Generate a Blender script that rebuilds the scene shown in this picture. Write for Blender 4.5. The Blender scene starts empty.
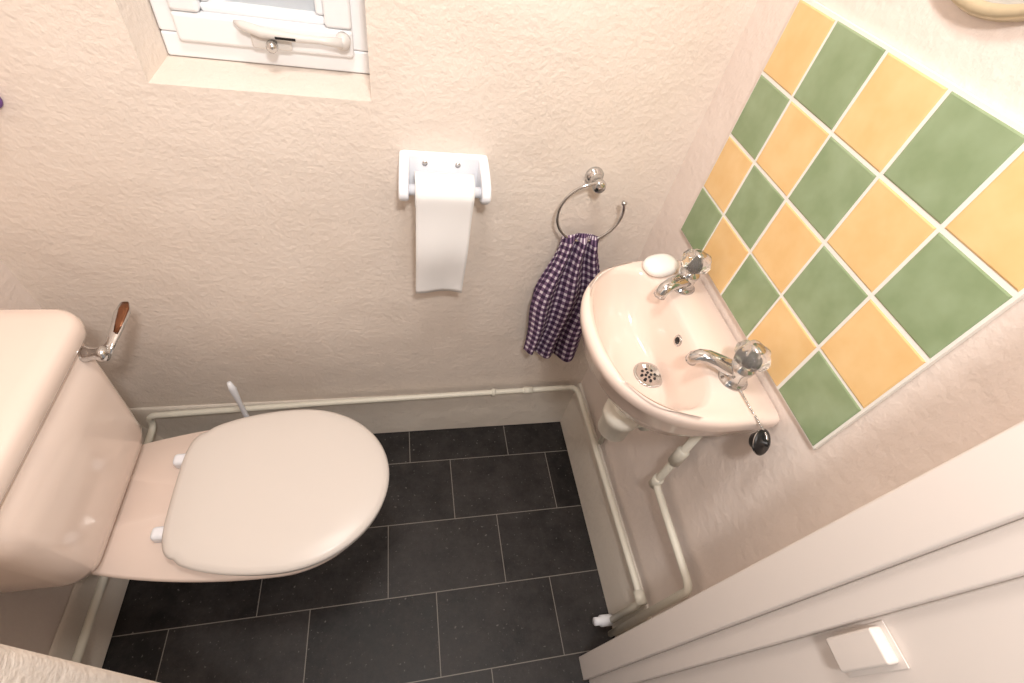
import bpy, bmesh, math, random
from mathutils import Vector, Matrix, Euler
random.seed(3)
sc=bpy.context.scene
sc.view_settings.view_transform='Standard'
sc.view_settings.look='None'
COL=sc.collection

# ---------------------------------------------------------------- materials
def s2l(c):
    return tuple(((v/255)/12.92 if v/255<=.04045 else ((v/255+.055)/1.055)**2.4) for v in c)+(1,)
def newmat(name,rgb,rough=.5,metal=0,coat=0,spec=None,sss=0):
    m=bpy.data.materials.new(name);m.use_nodes=True
    b=m.node_tree.nodes['Principled BSDF']
    b.inputs['Base Color'].default_value=s2l(rgb);b.inputs['Roughness'].default_value=rough
    b.inputs['Metallic'].default_value=metal;b.inputs['Coat Weight'].default_value=coat
    if spec is not None: b.inputs['Specular IOR Level'].default_value=spec
    return m
def N(m,t,**k):
    n=m.node_tree.nodes.new(t)
    for a,v in k.items(): setattr(n,a,v)
    return n
def L(m,a,b): m.node_tree.links.new(a,b)
def plaster(name,rgb,rgb2,strength=.35,dist=.004,scale=55,rough=.6):
    m=newmat(name,rgb,rough);b=m.node_tree.nodes['Principled BSDF']
    tc=N(m,'ShaderNodeTexCoord')
    n1=N(m,'ShaderNodeTexNoise');n1.inputs['Scale'].default_value=scale;n1.inputs['Detail'].default_value=5;n1.inputs['Roughness'].default_value=.6
    n2=N(m,'ShaderNodeTexNoise');n2.inputs['Scale'].default_value=8;n2.inputs['Detail'].default_value=3
    n3=N(m,'ShaderNodeTexNoise');n3.inputs['Scale'].default_value=3;n3.inputs['Detail'].default_value=3
    for n in (n1,n2,n3): L(m,tc.outputs['Object'],n.inputs['Vector'])
    add=N(m,'ShaderNodeMath',operation='MULTIPLY_ADD');add.inputs[1].default_value=2.6
    L(m,n2.outputs['Fac'],add.inputs[0]);L(m,n1.outputs['Fac'],add.inputs[2])
    bp=N(m,'ShaderNodeBump');bp.inputs['Strength'].default_value=strength;bp.inputs['Distance'].default_value=dist
    L(m,add.outputs[0],bp.inputs['Height']);L(m,bp.outputs['Normal'],b.inputs['Normal'])
    mx=N(m,'ShaderNodeMix',data_type='RGBA');mx.inputs['A'].default_value=s2l(rgb);mx.inputs['B'].default_value=s2l(rgb2)
    r=N(m,'ShaderNodeValToRGB');r.color_ramp.elements[0].position=.4;r.color_ramp.elements[1].position=.65
    L(m,n3.outputs['Fac'],r.inputs['Fac']);L(m,r.outputs['Color'],mx.inputs['Factor']);L(m,mx.outputs['Result'],b.inputs['Base Color'])
    return m
M_back=plaster('plaster_cream',(238,226,215),(233,220,208),.5,.005,90)
M_side=plaster('plaster_cream_smooth',(237,224,215),(232,218,209),.42,.005,55)
M_skirt=plaster('plaster_skirting',(230,221,209),(220,210,198),.5,.005,45)
M_ceil=newmat('ceiling_white',(242,238,233),.8)
M_wood=newmat('gloss_white_paint',(238,228,221),.3)
M_upvc=newmat('white_upvc',(242,243,245),.3)
M_stay=newmat('window_stay_white',(222,218,214),.3)
M_cer=newmat('ceramic_champagne',(239,220,208),.14,coat=.3)
M_seat=newmat('seat_plastic',(223,215,208),.32)
M_white=newmat('white_plastic',(242,244,250),.3)
M_cream=newmat('cream_plastic',(236,232,220),.35)
M_pipe=newmat('painted_pipe',(228,224,210),.4)
M_chrome=newmat('chrome',(205,205,205),.12,1)
M_dark=newmat('dark_hole',(22,20,22),.5)
M_black=newmat('black_rubber',(20,20,22),.4)
M_paper=newmat('tissue_paper',(252,251,251),.9)
M_soap=newmat('soap',(250,248,244),.35)
M_lever_refl=newmat('lever_brown_reflection',(130,90,68),.2,.95)  # brown reflection on the chrome lever, put into the base colour
M_gold=newmat('mirror_frame_gilt',(205,190,160),.35,.5)
M_mirror=newmat('mirror_glass',(220,225,225),.03,1)
M_purple=newmat('purple_plastic',(120,80,150),.4)
M_acr=newmat('acrylic_clear',(255,252,248),.04)
b=M_acr.node_tree.nodes['Principled BSDF'];b.inputs['Transmission Weight'].default_value=.9;b.inputs['IOR'].default_value=1.4
M_glass=newmat('frosted_glass',(235,240,245),.45)
b=M_glass.node_tree.nodes['Principled BSDF'];b.inputs['Transmission Weight'].default_value=.5
def tilemat(name,c1,c2):
    m=newmat(name,c1,.25);b=m.node_tree.nodes['Principled BSDF']
    tc=N(m,'ShaderNodeTexCoord');n=N(m,'ShaderNodeTexNoise');n.inputs['Scale'].default_value=22;n.inputs['Detail'].default_value=3
    L(m,tc.outputs['Object'],n.inputs['Vector'])
    r=N(m,'ShaderNodeValToRGB');r.color_ramp.elements[0].position=.35;r.color_ramp.elements[1].position=.7
    r.color_ramp.elements[0].color=s2l(c1);r.color_ramp.elements[1].color=s2l(c2)
    L(m,n.outputs['Fac'],r.inputs['Fac']);L(m,r.outputs['Color'],b.inputs['Base Color']);return m
M_green=tilemat('tile_green',(138,158,119),(153,172,136))
M_yel=tilemat('tile_yellow',(234,194,134),(240,205,149))
M_grout=newmat('grout_white',(238,235,229),.8)

def floormat():
    m=newmat('slate_vinyl_tiles',(48,46,48),.42);b=m.node_tree.nodes['Principled BSDF']
    tc=N(m,'ShaderNodeTexCoord');sp=N(m,'ShaderNodeSeparateXYZ');L(m,tc.outputs['Object'],sp.inputs[0])
    def M(op,a,bb=None):
        n=N(m,'ShaderNodeMath',operation=op)
        for i,v in enumerate((a,bb)):
            if v is None: continue
            if isinstance(v,(int,float)): n.inputs[i].default_value=v
            else: L(m,v,n.inputs[i])
        return n.outputs[0]
    v=M('DIVIDE',M('SUBTRACT',-.131,sp.outputs['Y']),.1911)
    row=M('FLOOR',v);fy=M('SUBTRACT',v,row)
    u=M('DIVIDE',M('ADD',M('ADD',sp.outputs['X'],.425),M('MULTIPLY',row,.1927)),.3187)
    cu=M('FLOOR',u);fx=M('SUBTRACT',u,cu)
    g=M('MAXIMUM',M('LESS_THAN',fy,.0115),M('LESS_THAN',fx,.007))
    wn=N(m,'ShaderNodeTexWhiteNoise',noise_dimensions='2D');cb=N(m,'ShaderNodeCombineXYZ');L(m,row,cb.inputs[0]);L(m,cu,cb.inputs[1]);L(m,cb.outputs[0],wn.inputs['Vector'])
    n1=N(m,'ShaderNodeTexNoise');n1.inputs['Scale'].default_value=10;n1.inputs['Detail'].default_value=10;n1.inputs['Roughness'].default_value=.8;L(m,tc.outputs['Object'],n1.inputs['Vector'])
    n2=N(m,'ShaderNodeTexNoise');n2.inputs['Scale'].default_value=120;n2.inputs['Detail'].default_value=3;L(m,tc.outputs['Object'],n2.inputs['Vector'])
    f=M('ADD',M('MULTIPLY',n1.outputs['Fac'],.85),M('MULTIPLY',wn.outputs['Value'],.12))
    r=N(m,'ShaderNodeValToRGB');r.color_ramp.elements[0].position=.38;r.color_ramp.elements[1].position=.68
    r.color_ramp.elements[0].color=s2l((18,16,16));r.color_ramp.elements[1].color=s2l((60,56,55));L(m,f,r.inputs['Fac'])
    sk=N(m,'ShaderNodeValToRGB');sk.color_ramp.elements[0].position=.66;sk.color_ramp.elements[1].position=.74;L(m,n2.outputs['Fac'],sk.inputs['Fac'])
    mx=N(m,'ShaderNodeMix',data_type='RGBA');L(m,M('MULTIPLY',sk.outputs['Color'],.5),mx.inputs['Factor']);L(m,r.outputs['Color'],mx.inputs['A']);mx.inputs['B'].default_value=s2l((135,130,126))
    m2=N(m,'ShaderNodeMix',data_type='RGBA');L(m,g,m2.inputs['Factor']);L(m,mx.outputs['Result'],m2.inputs['A']);m2.inputs['B'].default_value=s2l((130,124,117))
    L(m,m2.outputs['Result'],b.inputs['Base Color'])
    rr_=N(m,'ShaderNodeMapRange');rr_.inputs[3].default_value=.3;rr_.inputs[4].default_value=.65;L(m,n1.outputs['Fac'],rr_.inputs[0]);L(m,rr_.outputs[0],b.inputs['Roughness'])
    b.inputs['Specular IOR Level'].default_value=.35
    bp=N(m,'ShaderNodeBump');bp.inputs['Strength'].default_value=.35;bp.inputs['Distance'].default_value=.003;L(m,n1.outputs['Fac'],bp.inputs['Height']);L(m,bp.outputs['Normal'],b.inputs['Normal'])
    return m
M_floor=floormat()
def gingham():
    m=newmat('gingham_purple',(120,90,120),.9);b=m.node_tree.nodes['Principled BSDF']
    tc=N(m,'ShaderNodeUVMap');sp=N(m,'ShaderNodeSeparateXYZ');L(m,tc.outputs[0],sp.inputs[0])
    def st(o):
        a=N(m,'ShaderNodeMath',operation='FRACT');L(m,o,a.inputs[0]);c=N(m,'ShaderNodeMath',operation='GREATER_THAN');L(m,a.outputs[0],c.inputs[0]);c.inputs[1].default_value=.42;return c.outputs[0]
    s=N(m,'ShaderNodeMath',operation='ADD');L(m,st(sp.outputs['X']),s.inputs[0]);L(m,st(sp.outputs['Y']),s.inputs[1])
    d=N(m,'ShaderNodeMath',operation='DIVIDE');L(m,s.outputs[0],d.inputs[0]);d.inputs[1].default_value=2
    r=N(m,'ShaderNodeValToRGB');r.color_ramp.interpolation='CONSTANT'
    e=r.color_ramp.elements;e[0].color=s2l((222,212,220));e[0].position=0;e[1].position=.3;e[1].color=s2l((120,94,124));x=e.new(.8);x.color=s2l((56,36,66))
    L(m,d.outputs[0],r.inputs['Fac']);L(m,r.outputs['Color'],b.inputs['Base Color']);return m
M_ging=gingham()

# ---------------------------------------------------------------- mesh helpers
def empty(name,loc=(0,0,0)):
    e=bpy.data.objects.new(name,None);e.empty_display_size=.05;COL.objects.link(e);return e
def obj(name,verts,faces,mats,parent=None,smooth=False,fm=None,sub=0,bevel=0,seg=3,recalc=True,solid=0):
    me=bpy.data.meshes.new(name);me.from_pydata([tuple(v) for v in verts],[],faces)
    if not isinstance(mats,(list,tuple)): mats=[mats]
    for m in mats: me.materials.append(m)
    if fm: me.polygons.foreach_set('material_index',fm)
    if recalc:
        bm=bmesh.new();bm.from_mesh(me);bmesh.ops.recalc_face_normals(bm,faces=bm.faces);bm.to_mesh(me);bm.free()
    if smooth: me.polygons.foreach_set('use_smooth',[True]*len(me.polygons))
    o=bpy.data.objects.new(name,me);COL.objects.link(o)
    if parent: o.parent=parent
    if solid:
        q=o.modifiers.new('s','SOLIDIFY');q.thickness=solid;q.offset=0
    if bevel:
        q=o.modifiers.new('b','BEVEL');q.width=bevel;q.segments=seg;q.limit_method='ANGLE';q.angle_limit=math.radians(40)
        me.polygons.foreach_set('use_smooth',[True]*len(me.polygons))
        q=o.modifiers.new('w','WEIGHTED_NORMAL')
    if sub:
        q=o.modifiers.new('u','SUBSURF');q.levels=sub;q.render_levels=sub
    return o
BF=[(0,3,2,1),(4,5,6,7),(0,1,5,4),(1,2,6,5),(2,3,7,6),(3,0,4,7)]
def boxes(name,bl,mats,parent=None,bevel=0,seg=2,fm=None):
    V=[];F=[];K=[]
    for i,(x0,x1,y0,y1,z0,z1) in enumerate(bl):
        n=len(V);V+=[(x0,y0,z0),(x1,y0,z0),(x1,y1,z0),(x0,y1,z0),(x0,y0,z1),(x1,y0,z1),(x1,y1,z1),(x0,y1,z1)]
        F+=[tuple(a+n for a in f) for f in BF];K+=[fm[i] if fm else 0]*6
    return obj(name,V,F,mats,parent,bevel=bevel,seg=seg,fm=K)
def frame(origin,axis,up=None):
    z=Vector(axis).normalized();x=(Vector(up) if up else (Vector((1,0,0)) if abs(z.x)<.9 else Vector((0,1,0))))
    x=(x-z*x.dot(z)).normalized();y=z.cross(x)
    m=Matrix((x,y,z)).transposed().to_4x4();m.translation=Vector(origin);return m
def loft(name,rings,mats,parent=None,cap0=True,cap1=True,smooth=True,sub=0,closed=True):
    V=[];F=[];n=len(rings[0])
    for r in rings: V+=list(r)
    for k in range(len(rings)-1):
        for i in range(n if closed else n-1):
            j=(i+1)%n;F.append((k*n+i,k*n+j,(k+1)*n+j,(k+1)*n+i))
    if cap0:
        c=sum((Vector(v) for v in rings[0]),Vector())/n;V.append(c);ci=len(V)-1
        for i in range(n): F.append((ci,(i+1)%n,i))
    if cap1:
        c=sum((Vector(v) for v in rings[-1]),Vector())/n;V.append(c);ci=len(V)-1;o=(len(rings)-1)*n
        for i in range(n): F.append((ci,o+i,o+(i+1)%n))
    return obj(name,V,F,mats,parent,smooth=smooth,sub=sub)
def lathe(name,prof,mat,parent=None,origin=(0,0,0),axis=(0,0,1),seg=32,lobes=0,amp=0,smooth=True,cap=True):
    m=frame(origin,axis);R=[]
    for r,z in prof:
        R.append([m@Vector(((r*(1+amp*math.cos(lobes*2*math.pi*i/seg)))*math.cos(2*math.pi*i/seg),(r*(1+amp*math.cos(lobes*2*math.pi*i/seg)))*math.sin(2*math.pi*i/seg),z)) for i in range(seg)])
    return loft(name,R,mat,parent,smooth=smooth,cap0=cap,cap1=cap)
def fillet(pts,r,n=7):
    P=[Vector(p) for p in pts];o=[P[0]]
    for i in range(1,len(P)-1):
        a=(P[i-1]-P[i]);b2=(P[i+1]-P[i]);rr=min(r,a.length*.49,b2.length*.49);p0=P[i]+a.normalized()*rr;p1=P[i]+b2.normalized()*rr
        for k in range(n+1):
            t=k/n;o.append(p0*(1-t)**2+P[i]*2*t*(1-t)+p1*t*t)
    o.append(P[-1]);return o
def tube(name,pts,rad,mat,parent=None,seg=14,rads=None,flat=None):
    P=[Vector(p) for p in pts];R=[];x=None
    for i,p in enumerate(P):
        t=((P[min(i+1,len(P)-1)]-P[max(i-1,0)])).normalized()
        if x is None: x=Vector((0,0,1)) if abs(t.z)<.9 else Vector((1,0,0))
        x=(x-t*x.dot(t)).normalized();y=t.cross(x);rr=rads[i] if rads else rad
        fx=flat if flat else 1
        R.append([p+x*math.cos(2*math.pi*k/seg)*rr*fx+y*math.sin(2*math.pi*k/seg)*rr for k in range(seg)])
    return loft(name,R,mat,parent)

# ---------------------------------------------------------------- room shell
XL=-1.292;YF=-.720;H=2.25
WX0,WX1,WZ0,WZ1=-.922,-.602,1.061,1.50
boxes('floor',[(XL-.15,.15,-2.0,.05,-.05,0)],M_floor)
boxes('ceiling',[(XL-.15,.15,-2.0,.25,H,H+.05)],M_ceil)
boxes('wall_back',[(XL-.15,WX0,0,.22,-.05,H),(WX1,.15,0,.22,-.05,H),(WX0,WX1,0,.22,-.05,WZ0),(WX0,WX1,0,.22,WZ1,H)],M_back)
boxes('wall_right',[(0,.15,-.85,0,-.05,H)],M_side)
boxes('wall_left',[(XL-.15,XL,-.85,0,-.05,H)],M_side)
boxes('wall_front',[(XL-.15,-.835,-.86,YF,-.05,H),(-.10,.15,-.86,YF,-.05,H),(-.835,-.10,-.86,YF,2.02,H)],M_back,bevel=.012,seg=3)
boxes('wall_hall',[(XL-.15,.15,-2.05,-2.0,-.05,H)],M_side)
def skirt(name,prof,axis,a0,a1):
    R=[]
    for i in range(13):
        a=a0+(a1-a0)*i/12;r=[]
        for d_,z in prof:
            dd=d_+(.0015*math.sin(i*2.1+z*30) if .001<d_ and z>.01 else 0)
            r.append(Vector((a,-dd,z)) if axis=='back' else (Vector((-dd,a,z)) if axis=='right' else Vector((XL+dd,a,z))))
        R.append(r)
    o=loft(name,R,M_skirt,smooth=False)
    q=o.modifiers.new('b','BEVEL');q.width=.006;q.segments=3;q.limit_method='ANGLE';q.angle_limit=math.radians(25)
    o.data.polygons.foreach_set('use_smooth',[True]*len(o.data.polygons));o.modifiers.new('w','WEIGHTED_NORMAL')
skirt('baseboard_back',[(.0005,.0005),(.022,.0005),(.018,.06),(.013,.17),(.007,.188),(.0005,.192)],'back',XL+.001,-.001)
skirt('baseboard_right',[(.0005,.0005),(.026,.0005),(.022,.07),(.016,.195),(.008,.214),(.0005,.218)],'right',YF+.002,-.001)
skirt('baseboard_left',[(.0005,.0005),(.048,.0005),(.040,.05),(.022,.10),(.010,.13),(.0005,.138)],'left',YF+.002,-.001)

# door frame, right side of the doorway
boxes('trim_1',[(-.136,-.1005,-.765,-.714,0.001,2.0),(-.122,-.1005,-.797,-.765,0.001,2.0),(-.106,-.1005,-.872,-.797,0.001,2.0)],M_wood,bevel=.004)
k=empty('door_bolt_keep')
boxes('keep_body',[(-.121,-.1065,-.836,-.804,.890,.958)],M_wood,k,bevel=.003)
boxes('keep_plate',[(-.108,-.1065,-.841,-.801,.884,.964)],M_wood,k,bevel=.0007)

# ---------------------------------------------------------------- window
w=empty('window_1')
def rectframe(name,x0,x1,z0,z1,t,y0,y1,mat,bev=.004):
    return boxes(name,[(x0,x1,y0,y1,z0,z0+t),(x0,x1,y0,y1,z1-t,z1),(x0,x0+t,y0,y1,z0+t,z1-t),(x1-t,x1,y0,y1,z0+t,z1-t)],mat,w,bevel=bev)
rectframe('outer_frame',WX0+.001,WX1-.001,WZ0+.001,WZ1-.001,.036,.10,.16,M_upvc)
rectframe('sash',WX0+.028,WX1-.028,WZ0+.028,WZ1-.028,.042,.088,.145,M_upvc,.006)
rectframe('glazing_bead',WX0+.069,WX1-.069,WZ0+.069,WZ1-.069,.014,.10,.14,M_upvc,.005)
boxes('pane',[(WX0+.08,WX1-.08,.118,.124,WZ0+.08,WZ1-.08)],M_glass,w)
st=[(-.803,.078,1.130),(-.790,.074,1.127),(-.765,.070,1.122),(-.72,.070,1.119),(-.68,.070,1.119),(-.645,.072,1.118)]
tube('stay_bar',st,.0055,M_stay,w,rads=[.003,.008,.0085,.007,.006,.009],flat=.9)
boxes('stay_plate',[(-.785,-.725,.078,.088,1.094,1.116)],M_stay,w,bevel=.004)
lathe('stay_pin',[(.006,0),(.006,.012),(.009,.014),(.008,.022),(.001,.025)],M_chrome,w,(-.752,.08,1.105),(0,-1,0))
lathe('stay_pivot',[(.012,0),(.012,.016),(.001,.020)],M_stay,w,(-.645,.088,1.118),(0,-1,0))
boxes('stay_slot',[(-.745,-.715,.0615,.0645,1.1168,1.1202)],M_dark,w)

# ---------------------------------------------------------------- splashback tiles
TY0,TZ0,PT=-.1025,.9035,.1
V=[];F=[];K=[]
for i in range(5):
    for j in range(4):
        y1=TY0-(0 if i==0 else .09+(i-1)*PT);y0=TY0-(.09+i*PT);z0=TZ0+j*PT;z1=z0+PT
        g=.0025;jx=lambda:random.uniform(-.0007,.0007)
        y0+=g;y1-=g;z0+=g;z1-=g;n=len(V);e=.0018
        ys=(y0+jx(),y1+jx());zs=(z0+jx(),z1+jx())
        V+=[(-.004,ys[0],zs[0]),(-.004,ys[1],zs[0]),(-.004,ys[1],zs[1]),(-.004,ys[0],zs[1])]
        V+=[(-.0075,ys[0],zs[0]),(-.0075,ys[1],zs[0]),(-.0075,ys[1],zs[1]),(-.0075,ys[0],zs[1])]
        V+=[(-.0085,ys[0]+e,zs[0]+e),(-.0085,ys[1]-e,zs[0]+e),(-.0085,ys[1]-e,zs[1]-e),(-.0085,ys[0]+e,zs[1]-e)]
        for a in range(4):
            b2=(a+1)%4;F+=[(n+a,n+b2,n+4+b2,n+4+a),(n+4+a,n+4+b2,n+8+b2,n+8+a)];K+=[(i+j)%2]*2
        F.append((n+8,n+9,n+10,n+11));K.append((i+j)%2)
ts=empty('splashback_tiles')
obj('tiles',V,F,[M_green,M_yel],ts,fm=K)
boxes('grout',[(-.0070,-.0005,TY0-.4915,TY0-.001,TZ0+.001,TZ0+.402)],M_grout,ts)

# ---------------------------------------------------------------- oval mirror
mi=empty('oval_mirror')
def oval(cy,cz,ry,rz,x,n=64): return [Vector((x,cy+ry*math.cos(2*math.pi*i/n),cz+rz*math.sin(2*math.pi*i/n))) for i in range(n)]
mc=(-.355,1.564)
loft('mirror_rim',[oval(*mc,.157,.205,-.001),oval(*mc,.160,.208,-.006),oval(*mc,.157,.205,-.014),oval(*mc,.149,.197,-.014),oval(*mc,.146,.194,-.009)],M_gold,mi,cap1=False)
loft('mirror_pane',[oval(*mc,.148,.196,-.006),oval(*mc,.148,.196,-.010)],M_mirror,mi,smooth=False)

# ---------------------------------------------------------------- wash basin
ba=empty('wash_basin')
CY=-.351
def bring(z,xb,xf,yh,cx,eb=5,ef=2.3,cy=CY,n=96,tilt=0):
    r=[]
    for i in range(n):
        t=2*math.pi*i/n;c,s=math.cos(t),math.sin(t);e=eb if c>0 else ef
        ax=(xb-cx) if c>0 else (cx-xf)
        x=cx+math.copysign(abs(c)**(2/e),c)*ax;y=cy+math.copysign(abs(s)**(2/e),s)*yh
        r.append(Vector((x,y,z)))
    return r
B=[bring(.742,-.07,-.17,.05,-.12,2,2),bring(.748,-.03,-.20,.095,-.12,2.5,2),bring(.775,-.002,-.226,.145,-.10,8,2.1),
   bring(.815,-.002,-.252,.168,-.075,16,2.2),bring(.846,-.002,-.259,.178,-.07,24,2.25),bring(.855,-.002,-.266,.182,-.07,24,2.3),bring(.870,-.002,-.268,.184,-.07,24,2.3),
   bring(.878,-.003,-.265,.182,-.07,24,2.3),bring(.881,-.006,-.258,.176,-.07,24,2.3),
   bring(.8805,-.082,-.253,.158,-.165,3.2,2.15),bring(.877,-.085,-.248,.153,-.165,3.2,2.15),bring(.868,-.089,-.243,.148,-.165,3.2,2.15),
   bring(.845,-.094,-.235,.139,-.16,2.8,2.1),bring(.815,-.098,-.220,.121,-.155,2.4,2,-.352),bring(.79,-.100,-.194,.093,-.143,2,2,-.357),
   bring(.776,-.100,-.162,.055,-.13,2,2,-.363),bring(.772,-.100,-.145,.025,-.1225,2,2,-.367)]
loft('bowl',B,M_cer,ba)
DR=(-.1225,-.367,.773)
lathe('drain_flange',[(.0275,-.002),(.029,.0015),(.027,.0035),(.022,.0035),(.019,.001),(.0005,.001)],M_chrome,ba,DR)
hl=[]
for rr,nn in ((.005,4),(.0125,8)):
    for q in range(nn):
        a=2*math.pi*q/nn;hl.append((rr*math.cos(a),rr*math.sin(a)))
for q,(hx,hy) in enumerate(hl):
    lathe('drain_slot_%d'%q,[(.0026,0),(.0026,.0009),(.0001,.001)],M_dark,ba,(DR[0]+hx,DR[1]+hy,DR[2]+.0008),seg=10)
lathe('overflow_ring',[(.009,0),(.0105,.001),(.009,.003),(.0065,.003),(.006,.001)],M_chrome,ba,(-.0915,-.352,.853),(-1,0,.15),seg=24)
lathe('overflow_hole',[(.0068,0),(.0068,.002),(.0001,.0021)],M_dark,ba,(-.0920,-.352,.853),(-1,0,.15),seg=20)
def tap(name,x,y,yaw):
    t=empty(name);z=.880
    lathe('base_flange',[(.023,0),(.024,.003),(.020,.006),(.0175,.009),(.0165,.024),(.0185,.029),(.019,.036),(.015,.041),(.012,.044),(.009,.047),(.012,.049)],M_chrome,t,(x,y,z),seg=32)
    d=Vector((math.cos(yaw),math.sin(yaw),0));p=Vector((x,y,z))
    U=Vector((0,0,1))
    pts=[p+d*.004+U*.020,p+d*.020+U*.024,p+d*.038+U*.028,p+d*.052+U*.029,p+d*.064+U*.026,p+d*.071+U*.018,p+d*.072+U*.010]
    tube('spout',pts,.01,M_chrome,t,seg=18,rads=[.016,.0145,.013,.0125,.012,.0115,.0115],flat=.85)
    R=[];m=frame((x,y,z),(0,0,1));S=64
    for r,zz,am in [(.008,.045,0),(.018,.047,.05),(.0245,.054,.10),(.0255,.064,.11),(.0215,.073,.08),(.012,.0775,.02),(.008,.076,0)]:
        ring=[]
        for q in range(S):
            a=2*math.pi*q/S;f=1+am*(abs(math.cos(3*a))*2-1);ring.append(m@Vector((r*f*math.cos(a),r*f*math.sin(a),zz)))
        R.append(ring)
    loft('crystal_handle',R,M_acr,t)
    lathe('handle_insert',[(.008,.043),(.008,.074),(.0105,.0765),(.0105,.079),(.001,.080)],M_chrome,t,(x,y,z),seg=20)
    return t
tap('basin_tap',-.053,-.245,math.radians(208))
tap('basin_tap',-.053,-.456,math.radians(152))
# soap
so=[]
m=frame((-.083,-.199,.881),(0,0,1))
for rr,z in ((.7,.0),(.93,.004),(1,.010),(.93,.017),(.7,.021),(.35,.023)):
    so.append([m@(Matrix.Rotation(.3,4,'Z')@Vector((.037*rr*math.copysign(abs(math.cos(a))**.8,math.cos(a)),.026*rr*math.copysign(abs(math.sin(a))**.8,math.sin(a)),z))) for a in [2*math.pi*i/32 for i in range(32)]])
loft('soap_bar',so,M_soap)
# plug and chain
pl=empty('basin_plug')
lathe('plug_body',[(.011,0),(.013,.004),(.0185,.010),(.020,.014),(.016,.017),(.005,.018),(.0045,.024),(.001,.025)],M_black,pl,(-.050,-.550,.856),(.2,-.5,.5),seg=28)
lathe('plug_rim',[(.0185,.0115),(.0205,.013),(.0185,.0145)],M_chrome,pl,(-.050,-.550,.856),(.2,-.5,.5),seg=28,cap=False)
cp=fillet([(-.054,-.480,.886),(-.053,-.508,.885),(-.050,-.537,.884),(-.047,-.558,.881),(-.046,-.564,.874)],.012,5)
P=[]
for a,b2 in zip(cp[:-1],cp[1:]):
    ln=(b2-a).length;nn=max(1,int(ln/.0034))
    P+=[a.lerp(b2,q/nn) for q in range(nn)]
V=[];F=[]
for p in P:
    bm=bmesh.new();bmesh.ops.create_icosphere(bm,subdivisions=1,radius=.0021,matrix=Matrix.Translation(p));n=len(V)
    bm.verts.ensure_lookup_table();V+=[tuple(v.co) for v in bm.verts];F+=[tuple(v.index+n for v in f.verts) for f in bm.faces];bm.free()
obj('bead_chain',V,F,M_chrome,pl,smooth=True)
# trap + waste
tr=empty('basin_trap')
TX=-.154
lathe('tail',[(.022,0),(.022,.07)],M_cream,tr,(TX,-.395,.672),seg=28)
lathe('bottle',[(.012,0),(.024,.004),(.031,.012),(.031,.055),(.036,.058),(.036,.082),(.029,.086),(.022,.088)],M_cream,tr,(TX,-.395,.620),seg=32)
tube('outlet',fillet([(TX,-.395,.660),(-.06,-.395,.660),(-.001,-.395,.660)],.02),.017,M_cream,tr)
lathe('outlet_nut',[(.023,0),(.023,.018),(.019,.02)],M_cream,tr,(-.104,-.395,.660),(1,0,0),seg=24)
# pipework
pw=empty('basin_supply_pipe')
tube('feed_tube',fillet([(-.030,-.462,.775),(-.030,-.464,.50),(-.030,-.676,.485),(-.034,-.676,.001)],.022),.0082,M_pipe,pw)
lathe('feed_coupling',[(.0125,0),(.0125,.045),(.009,.05)],M_pipe,pw,(-.030,-.463,.60),seg=20)
lathe('feed_elbow',[(.012,0),(.012,.03),(.009,.032)],M_pipe,pw,(-.030,-.464,.49),(0,0,1),seg=20)
pw2=empty('basin_supply_pipe')
tube('feed_tube',fillet([(-.012,-.235,.775),(-.012,-.232,.245)],.02),.0075,M_pipe,pw2)
pw=empty('skirting_water_pipe')
tube('pipe_run',fillet([(XL+.058,YF+.006,.13),(XL+.058,-.034,.15),(XL+.060,-.034,.197),(-.75,-.026,.207),(-.032,-.024,.224),(-.029,-.06,.237),(-.029,-.650,.247),(-.044,-.652,.06)],.035),.0085,M_pipe,pw)
lathe('tee',[(.013,0),(.013,.03)],M_pipe,pw,(-.030,-.625,.247),(0,-1,0),seg=20)
lathe('valve_body',[(.011,0),(.014,.004),(.014,.035),(.010,.04),(.010,.055)],M_white,pw,(-.040,-.650,.05),(-.8,0,.25),seg=20)
lathe('pipe_clip',[(.012,0),(.012,.012)],M_pipe,pw,(-.30,-.0245,.2175),(1,0,0),seg=16)
lathe('pipe_clip_b',[(.011,0),(.011,.03)],M_pipe,pw,(-.20,-.0245,.2198),(1,0,0.02),seg=16)

# ---------------------------------------------------------------- towel ring
rg=empty('towel_ring')
lathe('wall_rose',[(.019,0),(.019,.004),(.013,.009),(.009,.014),(.009,.028),(.013,.032),(.014,.040),(.011,.046),(.001,.048)],M_chrome,rg,(-.180,-.0005,.952),(0,-1,0))
rc=Vector((-.180,-.042,.890));RR=.070
tube('ring',[rc+Vector((RR*math.cos(a),0,RR*math.sin(a))) for a in [math.radians(92+i*(292/60)) for i in range(61)]],.0032,M_chrome,rg,seg=12)
e0=rc+Vector((RR*math.cos(math.radians(24)),0,RR*math.sin(math.radians(24))))
lathe('ring_end',[(.001,-.005),(.005,-.003),(.006,0),(.005,.003),(.001,.005)],M_chrome,rg,e0,seg=14)

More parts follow.
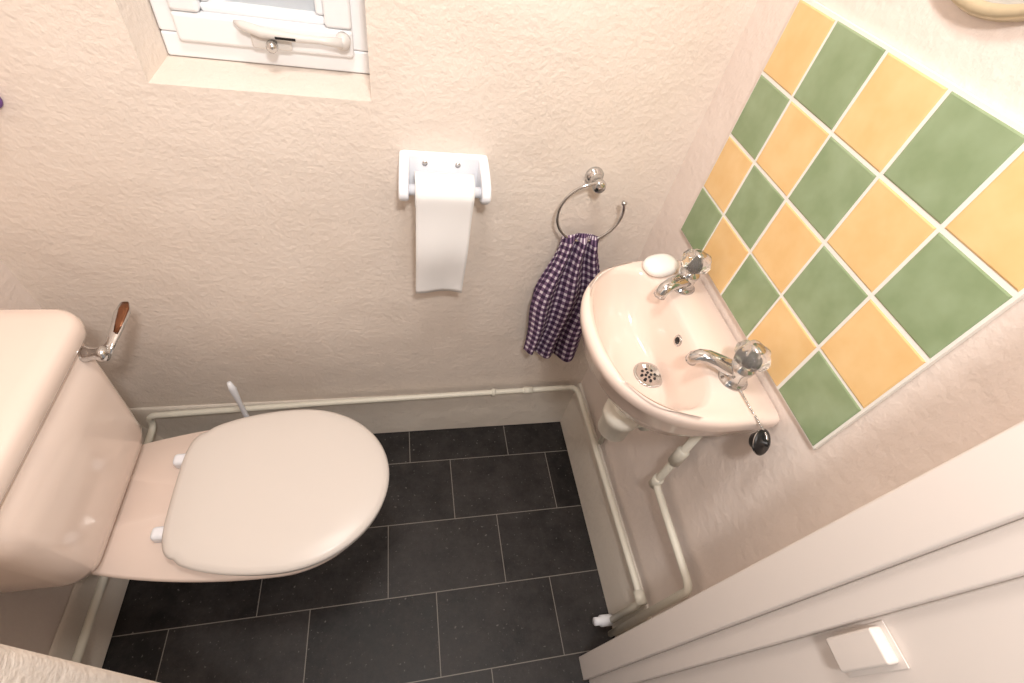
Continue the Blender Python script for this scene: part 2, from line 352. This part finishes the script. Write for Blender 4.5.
# ---------------------------------------------------------------- gingham towel
NU,NV=72,80;V=[];F=[];UV=[]
def sm(t): return t*t*(3-2*t)
for layer in (0,1):
    base=len(V)
    for j in range(NV+1):
        t=j/NV
        for i in range(NU+1):
            s=i/NU
            xl=-.226-.026*sm(min(1,t*1.6))+.004*max(0,t-.5)*2;xr=-.143+.046*sm(min(1,t*1.9))
            x=xl+(xr-xl)*s+.004*math.sin(9*t+5*s)
            amp=.010+.007*t
            y=-.046+amp*math.sin(2*math.pi*(2.6*s+.25)+1.2*t)+.004*math.sin(7*s+4*t)
            zb=.412+.055*abs(s-.70)*1.2+.010*math.sin(14*s)+(.03 if layer else 0)
            zt=.830+.010*math.cos((s-.5)*3)
            z=zt+(zb-zt)*t
            if layer: y+=.014;x+=.006
            else: y-=.004
            top=max(0,1-t/.04)
            y=y*(1-top)+(-.042)*top
            y=min(y,-.006)
            V.append((x,y,z));UV.append((s*13+.8*t,t*21+1.2*s+layer*.5))
    for j in range(NV):
        for i in range(NU):
            a=base+j*(NU+1)+i;F.append((a,a+1,a+NU+2,a+NU+1))
o=obj('gingham_hand_towel',V,F,M_ging,smooth=True,recalc=False,solid=.0015)
uv=o.data.uv_layers.new(name='UVMap')
for lp in o.data.loops: uv.data[lp.index].uv=UV[lp.vertex_index]

# ---------------------------------------------------------------- toilet roll + holder
th=empty('toilet_roll_holder')
x0,x1=-.562,-.398
def arm(nm,xa,xb,off):
    prof=[(-.0005,.983),(-.02,.980),(-.045,.970),(-.068,.956),(-.078,.942),(-.078,.930),(-.068,.920),(-.045,.915),(-.0005,.905)]
    n=len(prof);V=[]
    for xx in (xa,xb):
        for y,z in prof: V.append((xx+off*(-y/.078),y,z))
    F=[tuple(range(n)),tuple(range(2*n-1,n-1,-1))]+[(i,(i+1)%n,n+(i+1)%n,n+i) for i in range(n)]
    obj(nm,V,F,M_white,th,bevel=.005)
arm('arm_1',x0+.002,x0+.020,-.003);arm('arm_2',x1-.020,x1-.002,.003)
boxes('back_plate',[(x0+.004,x1-.004,-.014,-.0005,.900,.984)],M_white,th,bevel=.007,seg=4)
for q,xx in enumerate((-.515,-.455)): lathe('screw_%d'%q,[(.005,0),(.005,.002),(.001,.003)],M_chrome,th,(xx,-.0135,.965),(0,-1,0),seg=14)
lathe('spindle',[(.010,0),(.010,.13)],M_white,th,(-.545,-.056,.937),(1,0,0),seg=20)
ro=empty('toilet_roll')
X0,X1=-.534,-.430;RC=(-.056,.937);RRR=.031
lathe('roll',[(.018,0),(RRR,0),(RRR,X1-X0),(.018,X1-X0),(.018,0)],M_paper,ro,(X0,RC[0],RC[1]),(1,0,0),seg=48,smooth=False,cap=False)
pp=[]
for q in range(14):
    a=math.radians(80+q*(100/13));pp.append((RC[0]+(RRR+.001)*math.cos(a),RC[1]+(RRR+.001)*math.sin(a)))
zz=pp[-1]
for q in range(1,25):
    t=q/24;pp.append((zz[0]+.022*t*t+.0025*math.sin(9*t),zz[1]-.25*t))
V=[];F=[];nx=16
for q,(y,z) in enumerate(pp):
    t=q/len(pp)
    for i in range(nx+1):
        s=i/nx;V.append((X0+(X1-X0)*s+(.004*t*(.5-s)),y+.005*math.sin(6*s+1+3*t)*max(0,t-.35),z+(.004*math.sin(3*s) if q>14 else 0)*t))
for q in range(len(pp)-1):
    for i in range(nx):
        a=q*(nx+1)+i;F.append((a,a+1,a+nx+2,a+nx+1))
obj('hanging_sheet',V,F,M_paper,ro,smooth=True,recalc=False,solid=.0006)

# ---------------------------------------------------------------- toilet
to=empty('toilet');TY=-.355
def egg(z,xf,xm,xb,hw,hb,n=48,ey=2.0,rb=.2):
    half=[]
    for i in range(n):
        t=i/(n-1)
        if t<.5:
            a=t/.5*math.pi/2;half.append((xm+(xf-xm)*max(0,math.cos(a))**(2/ey),hw*math.sin(a)**(2/ey)))
        else:
            u=(t-.5)/.5
            rl=rb*(xm-xb)
            if u<.7:
                q=u/.7;half.append((xm+(xb+rl-xm)*q,hw+(hb-hw)*(1-math.sqrt(max(0,1-q*q*.999)))*.55+(hb-hw)*.45*q*q))
            else:
                q=(u-.7)/.3;a=q*math.pi/2;half.append((xb+rl-rl*math.sin(a),hb*(1-.999*(1-math.cos(a)**.5 if a<1.57 else .999))))
    r=[Vector((x,TY+h,z)) for x,h in half]+[Vector((x,TY-h,z)) for x,h in half[::-1][1:-1]]
    return r
pan=[egg(.001,-.80,-.87,-1.06,.070,.060),egg(.02,-.798,-.87,-1.062,.072,.062),egg(.05,-.81,-.87,-1.05,.064,.055),egg(.16,-.79,-.86,-1.04,.072,.055),
     egg(.25,-.72,-.84,-1.05,.110,.055),egg(.31,-.66,-.82,-1.10,.145,.065),egg(.340,-.63,-.81,-1.20,.164,.070,rb=.1),egg(.358,-.618,-.81,-1.255,.171,.075,rb=.06),egg(.375,-.612,-.81,-1.26,.174,.079,rb=.06),egg(.384,-.616,-.81,-1.255,.170,.075,rb=.06)]
loft('pan',pan,M_cer,to)
loft('seat',[egg(.386,-.606,-.80,-1.008,.170,.126,rb=.15),egg(.390,-.602,-.80,-1.011,.174,.130,rb=.15),egg(.400,-.602,-.80,-1.011,.174,.130,rb=.15),egg(.403,-.606,-.80,-1.008,.170,.126,rb=.15)],M_seat,to)
loft('lid',[egg(.405,-.606,-.80,-1.013,.171,.126,rb=.15),egg(.408,-.599,-.80,-1.018,.178,.132,rb=.15),egg(.415,-.598,-.80,-1.019,.179,.133,rb=.15),egg(.420,-.602,-.80,-1.015,.175,.129,rb=.15),egg(.4235,-.612,-.80,-1.005,.166,.120,rb=.15),egg(.425,-.65,-.80,-.965,.13,.085),egg(.426,-.72,-.80,-.90,.07,.045)],M_seat,to)
for q,yy in enumerate((-.431,-.277)):
    boxes('hinge_%d'%q,[(-1.042,-1.006,yy-.013,yy+.013,.380,.409)],M_white,to,bevel=.008,seg=3)
def rr(z,xa,xb,hw,rad,n=8,cy=TY):
    out=[];cs=[(xb-rad,cy+hw-rad,0),(xa+.008,cy+hw-.008,90),(xa+.008,cy-hw+.008,180),(xb-rad,cy-hw+rad,270)]
    for k2,(cx,cyy,a0) in enumerate(cs):
        r=rad if k2 in (0,3) else .008
        for i in range(n): 
            a=math.radians(a0+90*i/(n-1));out.append(Vector((cx+r*math.cos(a),cyy+r*math.sin(a),z)))
    return out
XB=XL+.003
loft('cistern',[rr(.386,XB+.03,-1.135,.118,.03),rr(.392,XB+.01,-1.120,.140,.035),rr(.408,XB,-1.108,.155,.04),rr(.435,XB,-1.102,.163,.04),rr(.50,XB,-1.100,.168,.04),rr(.60,XB,-1.099,.176,.04),rr(.715,XB,-1.100,.184,.04)],M_cer,to)
loft('cistern_lid',[rr(.706,XB,-1.098,.186,.04),rr(.708,XB,-1.092,.196,.045),rr(.714,XB,-1.089,.200,.045),rr(.730,XB,-1.089,.201,.045),rr(.741,XB,-1.092,.198,.045),rr(.747,XB+.006,-1.100,.190,.04),rr(.749,XB+.02,-1.122,.165,.03)],M_cer,to)
lathe('lever_boss',[(.014,0),(.014,.006),(.011,.012),(.011,.022),(.014,.028),(.013,.036),(.001,.040)],M_chrome,to,(-1.101,-.212,.685),(1,0,0))
tube('flush_lever',[(-1.068,-.212,.685),(-1.065,-.190,.688),(-1.062,-.160,.694),(-1.060,-.130,.702),(-1.060,-.110,.707)],.008,M_chrome,to,rads=[.010,.009,.011,.0135,.007],flat=.5)
tube('lever_grip_reflection',[(-1.0580,-.175,.6985),(-1.056,-.155,.704),(-1.054,-.130,.711),(-1.054,-.116,.715)],.008,M_lever_refl,to,rads=[.004,.007,.009,.005],flat=.3)  # brown sliver painted as the reflection on the chrome paddle

# toilet brush behind the pan
tb=empty('toilet_brush')
lathe('brush_pot',[(.04,0),(.045,.003),(.042,.06),(.046,.10),(.040,.104),(.036,.10)],M_white,tb,(-.972,-.085,.001),seg=32)
tube('brush_handle',[(-.972,-.083,.10),(-.976,-.074,.20),(-.980,-.066,.29),(-.983,-.061,.345),(-.985,-.059,.37)],.007,M_white,tb,rads=[.010,.007,.006,.009,.005])
hk=empty('coat_hook')
lathe('hook_plate',[(.014,0),(.014,.004),(.010,.008),(.006,.010),(.006,.022),(.011,.026),(.011,.034),(.001,.037)],M_purple,hk,(-1.138,-.0005,1.02),(0,-1,0))

# ---------------------------------------------------------------- lights
def area(name,loc,rot,size,e,col=(1,.93,.85)):
    l=bpy.data.lights.new(name,'AREA');l.energy=e;l.size=size;l.color=col;o=bpy.data.objects.new(name,l);o.location=loc;o.rotation_euler=rot;COL.objects.link(o);return o
area('ceiling_bounce',(-.60,-.44,2.2),(0,0,0),.22,7.4,(1,.955,.905))  # added area light imitating flash bounced off the ceiling, no fitted lamp
d=Vector((-.70,-.05,.70))-Vector((-.48,-.98,1.85))
area('flash_lamp',(-.48,-.98,1.85),d.to_track_quat('-Z','Y').to_euler(),.10,8.6,(1,.97,.94))
wd=bpy.data.worlds.new('w');sc.world=wd;wd.use_nodes=True
wd.node_tree.nodes['Background'].inputs[0].default_value=(1,.98,.96,1);wd.node_tree.nodes['Background'].inputs[1].default_value=.4

# ---------------------------------------------------------------- camera
cd=bpy.data.cameras.new('camera');co=bpy.data.objects.new('camera',cd);COL.objects.link(co)
co.location=(-.5592,-.8223,1.4359);co.rotation_euler=Euler((.7017,-.1557,-.1612),'XYZ')
cd.sensor_width=36;cd.lens=.4770*1000/1024*36;cd.clip_start=.01
sc.camera=co
